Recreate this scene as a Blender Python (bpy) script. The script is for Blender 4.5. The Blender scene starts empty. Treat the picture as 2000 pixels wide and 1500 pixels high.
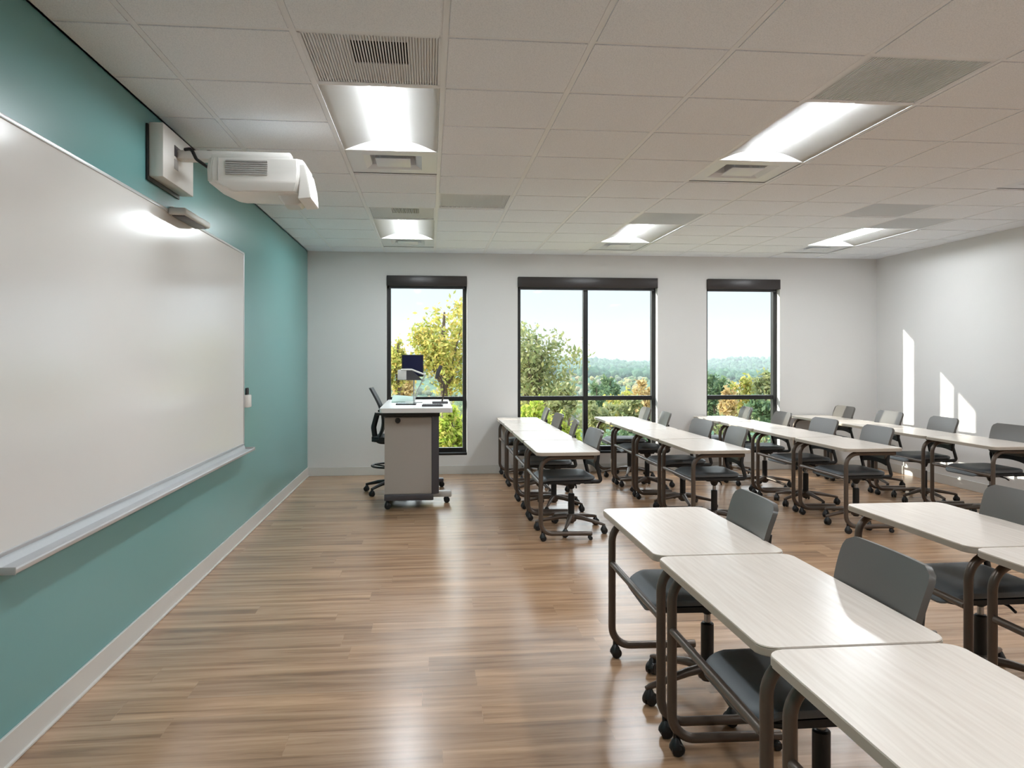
import bpy, bmesh, math, random
import numpy as np
from mathutils import Vector, Matrix
random.seed(7)
C = bpy.context.scene.collection
PI = math.pi

# ------------------------------------------------------------------ camera, sky, sun, exposure
CAM_Z, CEIL = 1.424, 2.744
F, YAW, V0 = 1533.36, 0.105, 701.7
cam = bpy.data.objects.new('camera', bpy.data.cameras.new('camera'))
C.objects.link(cam)
cam.location = (0, 0, CAM_Z)
cam.rotation_euler = (PI / 2, 0, -YAW)
cam.data.sensor_width = 36.0
cam.data.lens = F * 36.0 / 2000.0
cam.data.shift_y = (V0 - 750.0) / 2000.0
cam.data.clip_start, cam.data.clip_end = 0.05, 20000
sc = bpy.context.scene
sc.camera = cam
sc.view_settings.view_transform = 'Standard'
sc.view_settings.look = 'None'
sc.view_settings.gamma = 1.0
sc.view_settings.use_curve_mapping = False
sc.view_settings.exposure = 0.6
sc.cycles.max_bounces = 8
sc.cycles.diffuse_bounces = 5
sc.cycles.glossy_bounces = 4
sc.cycles.transparent_max_bounces = 16
sc.cycles.sample_clamp_indirect = 6.0
sc.cycles.caustics_reflective = False
sc.cycles.caustics_refractive = False
sc.cycles.use_denoising = True

LAMP = 38.0          # emission of the troffer lenses
SUN = 6.0
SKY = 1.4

world = bpy.data.worlds.new('sky')
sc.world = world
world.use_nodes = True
wn, wl = world.node_tree.nodes, world.node_tree.links
wn.clear()
w_out = wn.new('ShaderNodeOutputWorld')
w_bg = wn.new('ShaderNodeBackground')
w_tc = wn.new('ShaderNodeTexCoord')
w_sep = wn.new('ShaderNodeSeparateXYZ')
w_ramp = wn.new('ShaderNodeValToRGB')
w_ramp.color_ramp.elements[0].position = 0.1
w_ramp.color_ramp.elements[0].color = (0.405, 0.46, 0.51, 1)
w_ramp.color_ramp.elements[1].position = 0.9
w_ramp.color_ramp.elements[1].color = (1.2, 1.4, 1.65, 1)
w_bright_band = w_ramp.color_ramp.elements.new(0.3)  # added bright sky band above the view, lifts the daylight indoors
w_bright_band.color = (1.9, 2.0, 2.15, 1)
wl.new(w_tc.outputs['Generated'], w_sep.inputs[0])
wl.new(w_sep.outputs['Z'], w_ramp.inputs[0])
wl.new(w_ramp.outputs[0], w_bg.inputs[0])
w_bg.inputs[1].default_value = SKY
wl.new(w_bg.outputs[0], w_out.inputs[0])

sun = bpy.data.objects.new('sun', bpy.data.lights.new('sun', 'SUN'))
C.objects.link(sun)
sun.data.energy = SUN
sun.data.angle = math.radians(0.6)
sun.data.color = (1.0, 0.95, 0.86)
sun.rotation_euler = Vector((1, -0.44, -0.322)).to_track_quat('-Z', 'Y').to_euler()
sun.location = (-20, 20, 12)


# ------------------------------------------------------------------ materials
def new_mat(name):
    m = bpy.data.materials.new(name)
    m.use_nodes = True
    n, l = m.node_tree.nodes, m.node_tree.links
    return m, n, l, n['Principled BSDF']


def srgb(r, g, b):
    f = lambda c: (c / 255 / 12.92) if c / 255 <= 0.04045 else ((c / 255 + 0.055) / 1.055) ** 2.4
    return (f(r), f(g), f(b), 1)


def plain(name, col, rough=0.5, metal=0.0, vary=0.04, scale=40.0, bump=0.0, spec=0.5):
    m, n, l, b = new_mat(name)
    tc = n.new('ShaderNodeTexCoord')
    nz = n.new('ShaderNodeTexNoise')
    nz.inputs['Scale'].default_value = scale
    nz.inputs['Detail'].default_value = 4
    l.new(tc.outputs['Object'], nz.inputs['Vector'])
    mx = n.new('ShaderNodeMix')
    mx.data_type = 'RGBA'
    mx.inputs['A'].default_value = tuple(c * (1 - vary) for c in col[:3]) + (1,)
    mx.inputs['B'].default_value = tuple(min(1, c * (1 + vary)) for c in col[:3]) + (1,)
    l.new(nz.outputs['Fac'], mx.inputs['Factor'])
    l.new(mx.outputs['Result'], b.inputs['Base Color'])
    b.inputs['Roughness'].default_value = rough
    b.inputs['Metallic'].default_value = metal
    b.inputs['Specular IOR Level'].default_value = spec
    if bump:
        bp = n.new('ShaderNodeBump')
        bp.inputs['Strength'].default_value = bump
        bp.inputs['Distance'].default_value = 0.002
        l.new(nz.outputs['Fac'], bp.inputs['Height'])
        l.new(bp.outputs['Normal'], b.inputs['Normal'])
    return m


def floor_mat():
    m, n, l, b = new_mat('oak_plank_floor')
    tc = n.new('ShaderNodeTexCoord')
    br = n.new('ShaderNodeTexBrick')
    br.offset, br.offset_frequency = 0.0, 2
    br.inputs['Scale'].default_value = 1.0
    br.inputs['Brick Width'].default_value = 1.22
    br.inputs['Row Height'].default_value = 0.18
    br.inputs['Mortar Size'].default_value = 0.0012
    br.inputs['Mortar Smooth'].default_value = 0.2
    br.inputs['Color1'].default_value = (0, 0, 0, 1)
    br.inputs['Color2'].default_value = (1, 1, 1, 1)
    br.inputs['Mortar'].default_value = (0.3, 0.3, 0.3, 1)
    # every row of planks starts at its own random place
    sep = n.new('ShaderNodeSeparateXYZ')
    l.new(tc.outputs['Object'], sep.inputs[0])

    def mth(op, a, b_):
        k_ = n.new('ShaderNodeMath')
        k_.operation = op
        l.new(a, k_.inputs[0])
        if b_ is not None:
            k_.inputs[1].default_value = b_
        return k_.outputs[0]
    row = mth('FLOOR', mth('DIVIDE', sep.outputs['Y'], 0.18), None)
    wn_ = n.new('ShaderNodeTexWhiteNoise')
    wn_.noise_dimensions = '1D'
    l.new(row, wn_.inputs['W'])
    add = n.new('ShaderNodeMath')
    add.operation = 'ADD'
    l.new(sep.outputs['X'], add.inputs[0])
    l.new(mth('MULTIPLY', wn_.outputs['Value'], 1.22), add.inputs[1])
    cmb = n.new('ShaderNodeCombineXYZ')
    l.new(add.outputs[0], cmb.inputs['X'])
    l.new(sep.outputs['Y'], cmb.inputs['Y'])
    l.new(cmb.outputs[0], br.inputs['Vector'])
    # grain streaks run along the planks, i.e. along X
    mp = n.new('ShaderNodeMapping')
    mp.inputs['Scale'].default_value = (1.1, 16.0, 1.0)
    l.new(tc.outputs['Object'], mp.inputs['Vector'])
    sh = n.new('ShaderNodeVectorMath')
    sh.operation = 'ADD'
    sc_ = n.new('ShaderNodeVectorMath')
    sc_.operation = 'SCALE'
    sc_.inputs['Scale'].default_value = 30.0
    l.new(br.outputs['Color'], sc_.inputs[0])
    l.new(mp.outputs[0], sh.inputs[0])
    l.new(sc_.outputs[0], sh.inputs[1])
    n1 = n.new('ShaderNodeTexNoise')
    n1.inputs['Scale'].default_value = 1.0
    n1.inputs['Detail'].default_value = 6
    n1.inputs['Roughness'].default_value = 0.62
    n1.inputs['Distortion'].default_value = 0.4
    l.new(sh.outputs[0], n1.inputs['Vector'])
    ramp = n.new('ShaderNodeValToRGB')
    e = ramp.color_ramp.elements
    e[0].position, e[0].color = 0.30, srgb(131, 101, 76)
    e[1].position, e[1].color = 0.72, srgb(203, 168, 135)
    k = e.new(0.5)
    k.color = srgb(173, 138, 107)
    l.new(n1.outputs['Fac'], ramp.inputs[0])
    hue = n.new('ShaderNodeMix')
    hue.data_type = 'RGBA'
    hue.blend_type = 'MULTIPLY'
    hue.inputs['Factor'].default_value = 1.0
    tone = n.new('ShaderNodeValToRGB')
    tone.color_ramp.elements[0].color = (0.84, 0.84, 0.86, 1)
    tone.color_ramp.elements[1].color = (1.05, 1.03, 1.01, 1)
    l.new(br.outputs['Color'], tone.inputs[0])
    l.new(ramp.outputs[0], hue.inputs['A'])
    l.new(tone.outputs[0], hue.inputs['B'])
    l.new(hue.outputs['Result'], b.inputs['Base Color'])
    b.inputs['Roughness'].default_value = 0.25
    b.inputs['Specular IOR Level'].default_value = 0.55
    bp = n.new('ShaderNodeBump')
    bp.inputs['Strength'].default_value = 0.12
    bp.inputs['Distance'].default_value = 0.002
    l.new(n1.outputs['Fac'], bp.inputs['Height'])
    l.new(bp.outputs['Normal'], b.inputs['Normal'])
    return m


def laminate_mat():
    m, n, l, b = new_mat('white_linear_laminate')
    tc = n.new('ShaderNodeTexCoord')
    mp = n.new('ShaderNodeMapping')
    mp.inputs['Scale'].default_value = (90.0, 4.0, 1.0)
    l.new(tc.outputs['Object'], mp.inputs['Vector'])
    nz = n.new('ShaderNodeTexNoise')
    nz.inputs['Scale'].default_value = 1.0
    nz.inputs['Detail'].default_value = 5
    l.new(mp.outputs[0], nz.inputs['Vector'])
    ramp = n.new('ShaderNodeValToRGB')
    ramp.color_ramp.elements[0].position, ramp.color_ramp.elements[0].color = 0.3, srgb(228, 216, 205)
    ramp.color_ramp.elements[1].position, ramp.color_ramp.elements[1].color = 0.7, srgb(240, 230, 220)
    l.new(nz.outputs['Fac'], ramp.inputs[0])
    l.new(ramp.outputs[0], b.inputs['Base Color'])
    b.inputs['Roughness'].default_value = 0.24
    return m


def ceiling_tile_mat():
    m, n, l, b = new_mat('mineral_fibre_tile')
    tc = n.new('ShaderNodeTexCoord')
    nz = n.new('ShaderNodeTexNoise')
    nz.inputs['Scale'].default_value = 180
    nz.inputs['Detail'].default_value = 3
    l.new(tc.outputs['Object'], nz.inputs['Vector'])
    ramp = n.new('ShaderNodeValToRGB')
    ramp.color_ramp.elements[0].position, ramp.color_ramp.elements[0].color = 0.35, srgb(224, 229, 236)
    ramp.color_ramp.elements[1].position, ramp.color_ramp.elements[1].color = 0.55, srgb(238, 242, 248)
    l.new(nz.outputs['Fac'], ramp.inputs[0])
    l.new(ramp.outputs[0], b.inputs['Base Color'])
    b.inputs['Roughness'].default_value = 0.9
    b.inputs['Specular IOR Level'].default_value = 0.15
    return m


def emit_mat(name, col, strength):
    m, n, l, b = new_mat(name)
    b.inputs['Base Color'].default_value = (0.9, 0.9, 0.9, 1)
    b.inputs['Emission Color'].default_value = col
    b.inputs['Emission Strength'].default_value = strength
    return m


def glass_mat():
    m, n, l, b = new_mat('window_glass')
    n.remove(b)
    out = n['Material Output']
    tr = n.new('ShaderNodeBsdfTransparent')
    tr.inputs[0].default_value = (0.95, 0.975, 0.96, 1)
    gl = n.new('ShaderNodeBsdfGlossy')
    gl.inputs['Roughness'].default_value = 0.02
    fr = n.new('ShaderNodeFresnel')
    fr.inputs['IOR'].default_value = 1.2
    mx = n.new('ShaderNodeMixShader')
    geo = n.new('ShaderNodeNewGeometry')
    front = n.new('ShaderNodeMath')
    front.operation = 'SUBTRACT'
    front.inputs[0].default_value = 1.0
    l.new(geo.outputs['Backfacing'], front.inputs[1])
    mul = n.new('ShaderNodeMath')
    mul.operation = 'MULTIPLY'
    l.new(fr.outputs[0], mul.inputs[0])
    l.new(front.outputs[0], mul.inputs[1])
    l.new(mul.outputs[0], mx.inputs[0])
    l.new(tr.outputs[0], mx.inputs[1])
    l.new(gl.outputs[0], mx.inputs[2])
    l.new(mx.outputs[0], out.inputs['Surface'])
    return m


def leaf_mat(name, cols):
    """Leaves: colour differs from leaf to leaf, light also passes through them."""
    m, n, l, b = new_mat(name)
    geo = n.new('ShaderNodeNewGeometry')
    ramp = n.new('ShaderNodeValToRGB')
    e = ramp.color_ramp.elements
    while len(e) < len(cols):
        e.new(0.5)
    for i, c in enumerate(cols):
        e[i].position = i / (len(cols) - 1)
        e[i].color = srgb(*c)
    l.new(geo.outputs['Random Per Island'], ramp.inputs[0])
    l.new(ramp.outputs[0], b.inputs['Base Color'])
    b.inputs['Roughness'].default_value = 0.6
    b.inputs['Specular IOR Level'].default_value = 0.2
    tl = n.new('ShaderNodeBsdfTranslucent')
    l.new(ramp.outputs[0], tl.inputs[0])
    mx = n.new('ShaderNodeMixShader')
    mx.inputs[0].default_value = 0.5
    l.new(b.outputs[0], mx.inputs[1])
    l.new(tl.outputs[0], mx.inputs[2])
    l.new(mx.outputs[0], n['Material Output'].inputs['Surface'])
    return m


def crown_mat(name, cols, scale):
    """Far forest: colour per crown, broken up by leafy noise."""
    m, n, l, b = new_mat(name)
    geo = n.new('ShaderNodeNewGeometry')
    tc = n.new('ShaderNodeTexCoord')
    nz = n.new('ShaderNodeTexNoise')
    nz.inputs['Scale'].default_value = scale
    nz.inputs['Detail'].default_value = 5
    nz.inputs['Roughness'].default_value = 0.7
    l.new(tc.outputs['Object'], nz.inputs['Vector'])
    ramp = n.new('ShaderNodeValToRGB')
    e = ramp.color_ramp.elements
    while len(e) < len(cols):
        e.new(0.5)
    for i, c in enumerate(cols):
        e[i].position = i / (len(cols) - 1)
        e[i].color = srgb(*c)
    l.new(geo.outputs['Random Per Island'], ramp.inputs[0])
    mul = n.new('ShaderNodeMix')
    mul.data_type = 'RGBA'
    mul.blend_type = 'MULTIPLY'
    mul.inputs['Factor'].default_value = 1.0
    r2 = n.new('ShaderNodeValToRGB')
    r2.color_ramp.elements[0].position, r2.color_ramp.elements[0].color = 0.35, (0.55, 0.6, 0.55, 1)
    r2.color_ramp.elements[1].position, r2.color_ramp.elements[1].color = 0.65, (1.2, 1.2, 1.1, 1)
    l.new(nz.outputs['Fac'], r2.inputs[0])
    l.new(ramp.outputs[0], mul.inputs['A'])
    l.new(r2.outputs[0], mul.inputs['B'])
    l.new(mul.outputs['Result'], b.inputs['Base Color'])
    b.inputs['Roughness'].default_value = 0.9
    b.inputs['Specular IOR Level'].default_value = 0.05
    bp = n.new('ShaderNodeBump')
    bp.inputs['Strength'].default_value = 0.9
    bp.inputs['Distance'].default_value = 1.0 / scale
    l.new(nz.outputs['Fac'], bp.inputs['Height'])
    l.new(bp.outputs['Normal'], b.inputs['Normal'])
    return m


M = {}
M['floor'] = floor_mat()
M['tile'] = ceiling_tile_mat()
M['grid'] = plain('white_grid_metal', srgb(230, 233, 238), 0.45, vary=0.01)
M['teal'] = plain('teal_wall_paint', srgb(105, 156, 156), 0.27, vary=0.02, scale=120, bump=0.05, spec=0.5)
M['wall'] = plain('light_grey_wall_paint', srgb(220, 218, 216), 0.5, vary=0.012, scale=120, bump=0.05, spec=0.3)
M['base'] = plain('pale_grey_vinyl_base', srgb(205, 203, 198), 0.4, vary=0.01)
M['winframe'] = plain('dark_bronze_aluminium', srgb(20, 20, 20), 0.4, vary=0.05)
M['fascia'] = plain('dark_shade_fascia', srgb(52, 46, 45), 0.35, vary=0.03)
M['shade'] = plain('grey_shade_cloth', srgb(92, 92, 96), 0.8, vary=0.05, scale=300)
M['glass'] = glass_mat()
M['laminate'] = laminate_mat()
M['edge'] = plain('taupe_edge_band', srgb(170, 160, 147), 0.4, vary=0.02)
M['bronze'] = plain('bronze_painted_steel', srgb(92, 80, 71), 0.33, metal=0.35, vary=0.04)
M['black'] = plain('black_plastic', srgb(24, 24, 25), 0.45, vary=0.05)
M['wheel'] = plain('black_caster_plastic', srgb(20, 20, 21), 0.4, vary=0.05)
M['shell'] = plain('grey_chair_plastic', srgb(90, 86, 82), 0.3, vary=0.03, scale=200, bump=0.08)
M['seat'] = plain('charcoal_seat_fabric', srgb(92, 97, 101), 0.5, vary=0.08, scale=400, bump=0.15)
M['chrome'] = plain('gas_lift_steel', srgb(170, 170, 172), 0.25, metal=0.9, vary=0.02)
M['board'] = plain('white_porcelain_steel', srgb(228, 226, 223), 0.17, vary=0.004, scale=6, spec=0.6)
M['alu'] = plain('satin_aluminium', srgb(205, 206, 208), 0.35, metal=0.5, vary=0.02)
M['white_plastic'] = plain('white_plastic', srgb(226, 223, 218), 0.35, vary=0.01)
M['grey_plastic'] = plain('grey_vent_plastic', srgb(172, 169, 166), 0.5, vary=0.03)
M['silver'] = plain('silver_plastic', srgb(205, 206, 203), 0.4, metal=0.1, vary=0.02)
M['reflector'] = plain('white_reflector_enamel', srgb(238, 237, 234), 0.45, vary=0.005)
M['lens'] = emit_mat('lit_troffer_lens', (0.90, 0.96, 1.0, 1), LAMP)
M['grille'] = plain('grey_grille_bars', srgb(224, 227, 232), 0.5, vary=0.02)
M['duct'] = plain('dark_duct_lining', srgb(70, 68, 66), 0.8, vary=0.05)
M['diffuser'] = plain('glossy_white_diffuser_steel', srgb(222, 228, 236), 0.38, vary=0.01)
M['greige'] = plain('greige_lectern_panel', srgb(168, 162, 155), 0.45, vary=0.015)
M['charcoal'] = plain('charcoal_metal', srgb(78, 76, 80), 0.4, metal=0.2, vary=0.03)
M['desk_white'] = plain('white_desk_top', srgb(228, 227, 226), 0.28, vary=0.01)
M['screen'] = plain('dark_blue_switched_off_screen', srgb(24, 28, 62), 0.15, vary=0.03)
M['mesh_black'] = plain('black_mesh_fabric', srgb(30, 31, 33), 0.6, vary=0.1, scale=300)
M['paper'] = plain('pale_green_paper', srgb(176, 200, 190), 0.6, vary=0.03)
M['bark'] = plain('tree_bark', srgb(92, 78, 64), 0.9, vary=0.25, scale=8)
M['outer'] = plain('exterior_render', srgb(170, 160, 148), 0.8, vary=0.03)
M['leaf_yellow'] = leaf_mat('yellowing_leaves', [(128, 140, 72), (170, 172, 88), (206, 188, 104), (146, 156, 88), (214, 180, 106)])
M['leaf_olive'] = leaf_mat('olive_leaves', [(112, 126, 84), (142, 150, 104), (166, 164, 122), (126, 136, 98), (172, 168, 112)])
M['leaf_green'] = leaf_mat('fresh_green_leaves', [(126, 150, 58), (164, 182, 72), (192, 196, 92), (146, 160, 78), (208, 192, 108)])
M['leaf_orange'] = leaf_mat('orange_autumn_leaves', [(184, 158, 108), (200, 174, 118), (190, 164, 124), (166, 156, 106)])
M['leaf_dark'] = leaf_mat('dark_green_leaves', [(84, 110, 80), (106, 128, 92), (122, 140, 98), (94, 118, 98)])
M['meadow'] = crown_mat('dry_meadow_grass', [(176, 164, 112), (186, 170, 118)], 0.6)
M['forest_near'] = crown_mat('mixed_autumn_forest', [(110, 130, 96), (140, 148, 104), (170, 160, 118), (128, 136, 120), (190, 164, 122), (118, 140, 100), (160, 152, 144)], 0.5)
M['forest_far'] = crown_mat('dark_pine_forest', [(78, 108, 92), (92, 120, 100), (102, 128, 108), (86, 112, 100)], 0.12)


# ------------------------------------------------------------------ helpers
def link(name, bm_or_mesh, mat, parent=None, smooth=True, loc=None):
    if isinstance(bm_or_mesh, bmesh.types.BMesh):
        me = bpy.data.meshes.new(name)
        bm_or_mesh.normal_update()
        bm_or_mesh.to_mesh(me)
        bm_or_mesh.free()
    else:
        me = bm_or_mesh
    me.name = name
    if not me.materials:
        me.materials.append(M[mat])
    if smooth:
        me.polygons.foreach_set('use_smooth', [True] * len(me.polygons))
        me.set_sharp_from_angle(angle=math.radians(38))
    o = bpy.data.objects.new(name, me)
    C.objects.link(o)
    if parent is not None:
        o.parent = parent
    if loc:
        o.location = loc
    return o


def tag(o, label, cat, group=None, kind=None):
    o['label'] = label
    o['category'] = cat
    if group:
        o['group'] = group
    if kind:
        o['kind'] = kind
    return o


def thing(name, label, cat, loc=(0, 0, 0), rz=0.0, group=None):
    o = bpy.data.objects.new(name, None)
    C.objects.link(o)
    o.empty_display_size = 0.1
    o.location = loc
    o.rotation_euler = (0, 0, rz)
    return tag(o, label, cat, group)


def struct(name, bm, mat, parent=None, smooth=False):
    o = link(name, bm, mat, parent, smooth)
    if parent is None:
        o['kind'] = 'structure'
    return o


def copy_tree(root, loc, rz, label, group=None):
    r = root.copy()
    C.objects.link(r)
    r.location = loc
    r.rotation_euler = (0, 0, rz)
    r['label'] = label
    if group:
        r['group'] = group
    for ch in list(root.children):
        c = ch.copy()
        C.objects.link(c)
        c.parent = r
        for g in list(ch.children):
            d = g.copy()
            C.objects.link(d)
            d.parent = c
    return r


def box(bm, x0, x1, y0, y1, z0, z1, bev=0.0, seg=2):
    vs = [bm.verts.new(p) for p in ((x0, y0, z0), (x1, y0, z0), (x1, y1, z0), (x0, y1, z0),
                                    (x0, y0, z1), (x1, y0, z1), (x1, y1, z1), (x0, y1, z1))]
    fs = [bm.faces.new([vs[i] for i in q]) for q in
          ((3, 2, 1, 0), (4, 5, 6, 7), (0, 1, 5, 4), (1, 2, 6, 5), (2, 3, 7, 6), (3, 0, 4, 7))]
    if bev > 0:
        es = list({e for f in fs for e in f.edges})
        bmesh.ops.bevel(bm, geom=es, offset=bev, segments=seg, affect='EDGES', profile=0.5)
    return bm


def B(*a, **k):
    return box(bmesh.new(), *a, **k)


def arc_path(pts, radius, n=8):
    """Round the inner corners of a polyline."""
    pts = [Vector(p) for p in pts]
    rad = radius if isinstance(radius, (list, tuple)) else [radius] * len(pts)
    out = [pts[0]]
    for i in range(1, len(pts) - 1):
        a, p, b = pts[i - 1], pts[i], pts[i + 1]
        u, v = (a - p).normalized(), (b - p).normalized()
        ang = u.angle(v)
        t = min(rad[i] / math.tan(ang / 2), (a - p).length * 0.49, (b - p).length * 0.49)
        r = t * math.tan(ang / 2)
        c = p + (u + v).normalized() * (r / math.sin(ang / 2))
        s, e = p + u * t - c, p + v * t - c
        tot = s.angle(e)
        for k in range(n + 1):
            f = k / n
            out.append(c + (s * math.sin((1 - f) * tot) + e * math.sin(f * tot)) / math.sin(tot))
    out.append(pts[-1])
    return out


def tube(bm, path, r, seg=12, flat=None, cap=True):
    """Sweep a circle (or ellipse flat=(rx, ry)) along a path; r may be a list."""
    path = [Vector(p) for p in path]
    n = len(path)
    rings = []
    up = None
    for i, p in enumerate(path):
        t = (path[min(i + 1, n - 1)] - path[max(i - 1, 0)]).normalized()
        if up is None:
            up = Vector((0, 1, 0)) if abs(t.y) < 0.9 else Vector((0, 0, 1))
        x = up.cross(t).normalized()
        y = t.cross(x).normalized()
        up = y
        rr = r[i] if isinstance(r, (list, tuple)) else r
        rx, ry = (flat[0] * rr, flat[1] * rr) if flat else (rr, rr)
        rings.append([bm.verts.new(p + x * math.cos(2 * PI * k / seg) * rx + y * math.sin(2 * PI * k / seg) * ry) for k in range(seg)])
    for a, b in zip(rings, rings[1:]):
        for k in range(seg):
            bm.faces.new((a[k], a[(k + 1) % seg], b[(k + 1) % seg], b[k]))
    if cap:
        bm.faces.new(rings[0][::-1])
        bm.faces.new(rings[-1])
    return bm


def lathe(bm, prof, seg=20, at=(0, 0, 0), axis='z'):
    """prof: (radius, height) pairs; ends with radius 0 close the shape."""
    ax = Vector(at)
    rings = []
    for r, h in prof:
        ring = []
        for k in range(1 if r < 1e-6 else seg):
            a = 2 * PI * k / seg
            q = (r * math.cos(a), r * math.sin(a), h)
            if axis == 'x':
                q = (h, r * math.cos(a), r * math.sin(a))
            elif axis == 'y':
                q = (r * math.sin(a), h, r * math.cos(a))
            ring.append(bm.verts.new(ax + Vector(q)))
        rings.append(ring)
    for a, b in zip(rings, rings[1:]):
        for k in range(seg):
            if len(a) == 1 and len(b) == 1:
                continue
            if len(a) == 1:
                bm.faces.new((a[0], b[(k + 1) % seg], b[k]))
            elif len(b) == 1:
                bm.faces.new((a[k], a[(k + 1) % seg], b[0]))
            else:
                bm.faces.new((a[k], a[(k + 1) % seg], b[(k + 1) % seg], b[k]))
    return bm


def rrect(hx, hy, r, n=6):
    out = []
    for cx, cy, a0 in ((hx - r, hy - r, 0), (-hx + r, hy - r, PI / 2), (-hx + r, -hy + r, PI), (hx - r, -hy + r, 1.5 * PI)):
        for k in range(n + 1):
            a = a0 + k / n * PI / 2
            out.append((cx + r * math.cos(a), cy + r * math.sin(a)))
    return out


def prism(bm, outline, z0, z1, bev=0.0):
    a = [bm.verts.new((x, y, z0)) for x, y in outline]
    b = [bm.verts.new((x, y, z1)) for x, y in outline]
    n = len(a)
    f0 = bm.faces.new(a[::-1])
    f1 = bm.faces.new(b)
    for k in range(n):
        bm.faces.new((a[k], a[(k + 1) % n], b[(k + 1) % n], b[k]))
    if bev:
        bmesh.ops.bevel(bm, geom=list(f0.edges) + list(f1.edges), offset=bev, segments=2, affect='EDGES')
    return bm


def sheet(fn, nu, nv, thick, keep=None):
    """A curved panel of real thickness. fn(u, v) -> (point, normal) with u, v in 0..1."""
    bm = bmesh.new()
    top, bot = [], []
    for i in range(nu + 1):
        ra, rb = [], []
        for j in range(nv + 1):
            p, nrm = fn(i / nu, j / nv)
            ra.append(bm.verts.new(Vector(p) + Vector(nrm) * thick / 2))
            rb.append(bm.verts.new(Vector(p) - Vector(nrm) * thick / 2))
        top.append(ra)
        bot.append(rb)
    for i in range(nu):
        for j in range(nv):
            bm.faces.new((top[i][j], top[i + 1][j], top[i + 1][j + 1], top[i][j + 1]))
            bm.faces.new((bot[i][j + 1], bot[i + 1][j + 1], bot[i + 1][j], bot[i][j]))
    for i in range(nu):
        bm.faces.new((top[i + 1][0], top[i][0], bot[i][0], bot[i + 1][0]))
        bm.faces.new((top[i][nv], top[i + 1][nv], bot[i + 1][nv], bot[i][nv]))
    for j in range(nv):
        bm.faces.new((top[0][j], top[0][j + 1], bot[0][j + 1], bot[0][j]))
        bm.faces.new((top[nu][j + 1], top[nu][j], bot[nu][j], bot[nu][j + 1]))
    return bm


cs_, sn_ = math.cos(YAW), math.sin(YAW)


def ground_at(u, d):
    """World X, Y of the picture column u at depth d (used only to choose where outdoor things stand)."""
    lat = (u - 1000) / F * d
    return lat * cs_ + d * sn_, -lat * sn_ + d * cs_


# ------------------------------------------------------------------ room shell
XL, XR, YB, YR = -1.475, 5.853, 9.77, -2.3     # left, right, window wall, wall behind the camera
TOP, T = 3.15, 0.22
WINS = [(-0.523, 0.466), (1.101, 2.897), (3.544, 4.525)]
WZ0, WZ1 = 0.255, 2.45

struct('floor', B(XL - T, XR + T, YR - T, YB + T, -0.2, 0.0), 'floor')
struct('wall_left', B(XL - T, XL, YR - T, YB + T, -0.05, TOP), 'teal')
struct('wall_right', B(XR, XR + T, YR - T, YB + T, -0.05, TOP), 'wall')
struct('wall_rear', B(XL, XR, YR - T, YR, -0.05, TOP), 'wall')
bm = bmesh.new()
xs = [XL] + [v for w in WINS for v in w] + [XR]
for i in range(0, len(xs), 2):
    box(bm, xs[i], xs[i + 1], YB, YB + T, -0.05, TOP)
for a, b in WINS:
    box(bm, a, b, YB, YB + T, -0.05, WZ0)
    box(bm, a, b, YB, YB + T, WZ1, TOP)
bmesh.ops.remove_doubles(bm, verts=bm.verts, dist=1e-5)
struct('wall_back', bm, 'wall')
bm = B(XL, XL + 0.012, YR, YB, 0.0, 0.112, bev=0.003)
box(bm, XL, XL + 0.022, YR, YB, 0.0, 0.012, bev=0.003)
struct('baseboard_left', bm, 'base')
struct('baseboard_back', B(XL + 0.012, XR - 0.012, YB - 0.012, YB, 0.0, 0.105, bev=0.003), 'base')
struct('baseboard_right', B(XR - 0.012, XR, YR, YB, 0.0, 0.105, bev=0.003), 'base')

# ------------------------------------------------------------------ ceiling
GX, GY, G = -1.155, 3.2146, 0.61
LIGHT_COLS, LIGHT_ROWS = (1, 5, 9), (-5, 1, 7)
cells = {}
for c in LIGHT_COLS:
    for r in LIGHT_ROWS:
        cells[(c, r)] = cells[(c, r + 1)] = 'light'
        cells[(c, r - 1)] = 'grille'
        cells[(c, r + 2)] = 'supply'
for c in (2, 8):
    cells[(c, 5)] = 'grille'
bm_t, bm_g = bmesh.new(), bmesh.new()
BW = 0.012


def gx(i):
    return min(max(GX + i * G, XL), XR)


def gy(j):
    return min(max(GY + j * G, YR), YB)


for i in range(-1, 12):
    for j in range(-10, 11):
        x0, x1, y0, y1 = gx(i), gx(i + 1), gy(j), gy(j + 1)
        if x1 - x0 < 0.03 or y1 - y0 < 0.03:
            continue
        if (i, j) not in cells:
            box(bm_t, x0 + 0.004, x1 - 0.004, y0 + 0.004, y1 - 0.004, CEIL + 0.0005, CEIL + 0.016)
            ins = BW + 0.004
            # the tegular face drops slightly through the grid opening
            box(bm_t, x0 + ins, x1 - ins, y0 + ins, y1 - ins, CEIL - 0.004, CEIL + 0.0005)
        # one T-bar piece on the left and on the near side of each cell
        if cells.get((i, j)) != 'light' or cells.get((i, j - 1)) != 'light':
            box(bm_g, x0, x1, y0 - BW, y0 + BW, CEIL - 0.001, CEIL + 0.02)
        box(bm_g, x0 - BW if i >= 0 else x0, x0 + BW, y0, y1, CEIL - 0.002, CEIL + 0.022)
box(bm_g, XL, XL + 0.022, YR, YB, CEIL - 0.002, CEIL + 0.02)
box(bm_g, XR - 0.022, XR, YR, YB, CEIL - 0.002, CEIL + 0.02)
box(bm_g, XL, XR, YB - 0.022, YB, CEIL - 0.002, CEIL + 0.02)
ceil = struct('ceiling', bm_t, 'tile')
struct('ceiling_grid', bm_g, 'grid', ceil)
struct('roof_deck', B(XL - T, XR + T, YR - T, YB + T, TOP, TOP + 0.2), 'outer', ceil)


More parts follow.
